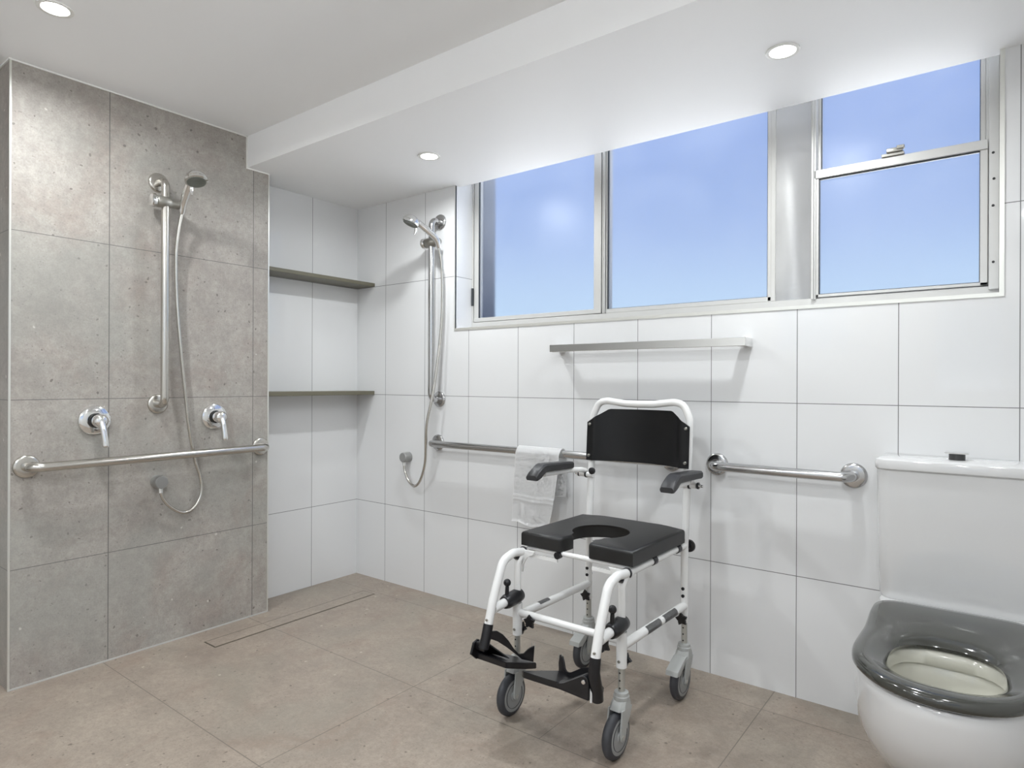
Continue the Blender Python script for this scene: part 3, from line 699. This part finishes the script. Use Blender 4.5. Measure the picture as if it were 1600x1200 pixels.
bm = new(); prism(bm, [P3(x, .622-(x-.085)*.14, z) for x, z in g], (0, .030, 0), .001, 1); obj('side_web', bm, 'plastic', pR, 30)
bm = new(); prism(bm, [P3(.1815, .600, .204), P3(.187, .600, .204), P3(.188, .600, .250), P3(.180, .600, .250)], (0, .004, 0), .0006, 1); obj('white_strip', bm, 'powder', pR, 30)  # white strip filling the pale slit between web and socket
bm = new(); lathe(bm, [(0, .0065), (.002, .0055), (.003, 0)], P3(.168, .612, .261), (.1, -1, 0), 16); obj('rivet', bm, 'chrome', pR, 40)
for (x, f_, z, hh) in ((-.106, .473, .243, hL), (-.004, .470, .236, hR)):
    for dx in (-.005, .005):
        bm = new(); tube(bm, [P3(x+dx, f_, z-.004), P3(x+dx*1.1, f_, z+.012)], [.0012, .0008], 8); obj('loop_pin', bm, 'leg', hh)
# casters
def caster(x, f0, brake):
    c = thing_part('caster'); c.location = P3(x, f0, 0); R = .0665; off = .032; wx = .0
    def q(a, f_, z): return (a, -f_, z)
    bm = new(); lathe(bm, [(.158, .0215), (.160, .0235), (.170, .0235), (.173, .021), (.174, .0215), (.181, .0205), (.183, .013)], (0, 0, 0), (0, 0, 1), 28); obj('swivel_collar', bm, 'fork', c, 30)
    # fork: crown and two arms
    bm = new(); rings = []
    for z, yf, yb, hw in ((.160, .022, -.022, .0215), (.150, .032, -.023, .0235), (.138, .040, -.020, .0245)):
        rings.append([q(-hw, yf*.6, z), q(-hw*.6, yf, z), q(hw*.6, yf, z), q(hw, yf*.6, z), q(hw, yb*.6, z), q(hw*.6, yb, z), q(-hw*.6, yb, z), q(-hw, yb*.6, z)])
    loft(bm, rings)
    for s in (-1, 1):
        poly = []
        for (f_, z) in ((.036, .142), (.040, .110), (.044, .085), (.045, .070), (.042, .060), (.034, .054), (.026, .056), (.020, .066), (.008, .095), (-.010, .118), (-.020, .142)):
            poly.append(q(s*.0245, f_, z))
        prism(bm, poly, (-s*.0055, 0, 0), .001, 1)
    obj('fork', bm, 'fork', c, 35)
    ax0 = q(-.0140, off, R)
    bm = new(); lathe(bm, [(.0, .046), (-.0, .050), (.002, .060), (.008, .0655), (.014, R), (.020, .0655), (.026, .060), (.028, .050), (.028, .046)], ax0, (1, 0, 0), 48); obj('tyre', bm, 'tyre', c, 40)
    bm = new(); lathe(bm, [(-.0005, .0505), (-.001, .049), (.000, .042), (.003, .040), (.003, .020), (-.004, .016), (-.006, 0)], ax0, (1, 0, 0), 40)
    lathe(bm, [(.0285, .0505), (.029, .049), (.028, .042), (.025, .040), (.025, .020), (.032, .016), (.034, 0)], ax0, (1, 0, 0), 40)
    hb = obj('wheel', bm, 'rim', c, 30)
    for hx in (-.0152, .0152):
        bm = new(); lathe(bm, [(-.0006, .0392), (-.0006, .0405), (.0006, .0405), (.0006, .0392), (-.0006, .0392)], q(hx, off, R), (1, 0, 0), 40, caps=False); obj('groove', bm, 'tyre', hb, 0)
    bm = new(); tube(bm, [q(-.026, off, R), q(.026, off, R)], .006, 12); obj('axle', bm, 'leg', c, 40)
    if brake:
        bm = new(); prism(bm, [q(-.022, .020, .150), q(-.022, .045, .146), q(-.022, .100, .118), q(-.022, .104, .103), q(-.022, .075, .100), q(-.022, .040, .125)], (.044, 0, 0), .003, 2); obj('brake_pedal', bm, 'fork', c, 30)
    return c
caster(.193, .444, False); caster(-.193, .444, False); caster(.193, 0, True); caster(-.193, 0, True)

# ------------------------------------------------------------------ toilet
to = thing('toilet', 'white close coupled toilet with glossy charcoal ring seat', 'toilet', (2.795, 0, 0))
def srect(hw, yb, yf, rb, rf, z, n_=8):
    """rounded outline, front at -yf"""
    out = []
    for (cx, cy, r, a0) in ((hw-rb, -yb-rb, rb, 0), (-(hw-rb), -yb-rb, rb, 90), (-(hw-rf), -(yf-rf), rf, 180), (hw-rf, -(yf-rf), rf, 270)):
        for k in range(n_+1):
            a = math.radians(a0+90*k/n_); out.append(Vector((cx+r*math.cos(a), cy+r*math.sin(a), z)))
    return out
bm = new(); loft(bm, [srect(.186, 0.0008, .168, .003, .045, .447), srect(.190, 0.0008, .172, .003, .045, .460), srect(.194, 0.0008, .175, .003, .04, .62), srect(.196, 0.0008, .176, .003, .04, .826)]); obj('cistern', bm, 'china', to, 40)
bm = new(); loft(bm, [srect(.198, 0.0008, .178, .003, .045, .826), srect(.201, 0.0008, .183, .003, .045, .831), srect(.202, 0.0008, .184, .003, .045, .846), srect(.199, 0.0008, .181, .003, .042, .856), srect(.190, 0.0008, .172, .003, .036, .861)]); obj('cistern_lid', bm, 'china', to, 40)
bm = new(); lathe(bm, [(0, .020), (.020, .020)], (0, -.092, .860), (0, 0, 1), 28); fb = obj('flush_button', bm, 'outlet', to, 35); fb.data.materials[0] = principled('dark_button_collar', (.06, .06, .06), .35)
bm = new(); box(bm, (-.029, -.121, .880), (.029, -.063, .8835), .0012, 1); obj('button_cap', bm, 'chrome', fb, 30)
# egg outlines
def egg(hw, yb, yf, z, n_=56, pw=2.35, cut=None):
    """superellipse with a squarer back"""
    out = []; cy = (yb+yf)/2; hy = (yf-yb)/2
    for k in range(n_):
        a = 2*PI*k/n_; c, s = math.cos(a), math.sin(a); p_ = pw if s < 0 else 3.2
        x = hw*math.copysign(abs(c)**(2/p_), c); y = hy*math.copysign(abs(s)**(2/p_), s)
        out.append(Vector((x, -cy+y, z)))
    return out
bm = new()
sec = [(.118, .05, .44, 0), (.116, .05, .43, .06), (.128, .05, .48, .105), (.158, .05, .58, .15), (.182, .05, .69, .205), (.194, .05, .755, .27), (.197, .05, .788, .33), (.192, .05, .795, .39), (.187, .07, .796, .412), (.180, .08, .790, .420)]
rings = [egg(h_, b_, f_, z) for h_, b_, f_, z in sec]
loft(bm, rings, cap0=True, cap1=False)
inn = [(.126, .44, .755, .4201), (.118, .45, .748, .412), (.116, .452, .745, .385), (.124, .445, .752, .378), (.116, .455, .738, .35), (.095, .47, .71, .29), (.060, .50, .66, .23), (.04, .53, .62, .19)]
rin = [egg(h_, b_, f_, z, pw=2.2) for h_, b_, f_, z in inn]
vo = [bm.verts.new(p) for p in rings[-1]]; vi = [bm.verts.new(p) for p in rin[0]]; n_ = len(vo)
for k in range(n_): bm.faces.new((vo[k], vo[(k+1) % n_], vi[(k+1) % n_], vi[k]))
nf0 = len(bm.faces); bm.faces.ensure_lookup_table()
loft(bm, rin, cap0=False, cap1=True, mi=1)
bmesh.ops.remove_doubles(bm, verts=bm.verts[:], dist=1e-5)
obj('bowl', bm, ['china', 'china_in'], to, 50)
bm = new(); loft(bm, [egg(.098, .468, .724, .2985, pw=2.2), egg(.098, .468, .724, .299, pw=2.2)]); obj('water', bm, 'water', to, 40)
bm = new(); loft(bm, [srect(.178, .0008, .215, .003, .03, .405), srect(.183, .0008, .215, .003, .03, .430), srect(.183, .0008, .205, .003, .03, .447)]); obj('rear_deck', bm, 'china', to, 40)
# seat ring
def outl(off, z, dz=0):
    base = [(0, -.203), (.10, -.204), (.145, -.209), (.172, -.228), (.187, -.265), (.190, -.315), (.187, -.38), (.184, -.45), (.186, -.53), (.186, -.60), (.176, -.662), (.152, -.715), (.112, -.765), (.060, -.797), (0, -.808)]
    pts = [Vector((x, y, 0)) for x, y in base]; sm = smoothpts(pts, 4)
    full = sm + [Vector((-p.x, p.y, 0)) for p in sm[-2:0:-1]]
    c = Vector((0, -.53, 0)); out = []
    for p in full:
        d = (p-c); out.append(Vector((p.x-d.x/d.length*off, p.y-d.y/d.length*off, z)))
    return out
def hole(off, z, N_):
    out = []; c = Vector((0, -.6, 0))
    O = outl(0, 0)
    for p in O:
        d = p-Vector((0, -.585, 0)); a = math.atan2(d.y, d.x); hx, hy = .112+off, .133+off
        co, si = math.cos(a), math.sin(a); pw = 2.5
        r = (abs(co/hx)**pw+abs(si/hy)**pw)**(-1/pw); out.append(Vector((r*co, -.585+r*si, z)))
    return out
def lift(r): # gentle dish towards the opening, raised at the back
    return r
bm = new(); rr = [outl(.004, .427), outl(.0, .432), outl(.0, .441), outl(.004, .449), outl(.012, .4535), outl(.030, .4545), hole(.034, .449, 0), hole(.016, .444, 0), hole(.005, .438, 0), hole(0., .431, 0), hole(.004, .423, 0)]
for rg in rr[4:7]:
    for p in rg:
        if p.y > -.46: p.z += .006*min(1, (p.y+.46)/.1)
loft(bm, rr, cap0=False, cap1=False)
R_ = [v for v in bm.verts]; nn = len(rr[0]); bm.verts.ensure_lookup_table()
for k in range(nn):
    a, b = bm.verts[k], bm.verts[(k+1) % nn]; c_, d_ = bm.verts[(len(rr)-1)*nn+(k+1) % nn], bm.verts[(len(rr)-1)*nn+k]
    bm.faces.new((a, b, c_, d_))
obj('seat', bm, 'seatgrey', to, 60)
for s in (-1, 1):
    bm = new(); lathe(bm, [(0, .014), (.016, .014), (.019, .011), (.0195, 0)], (s*.075, -.198, .430), (0, 0, 1), 20); obj('hinge', bm, 'china', to, 40)
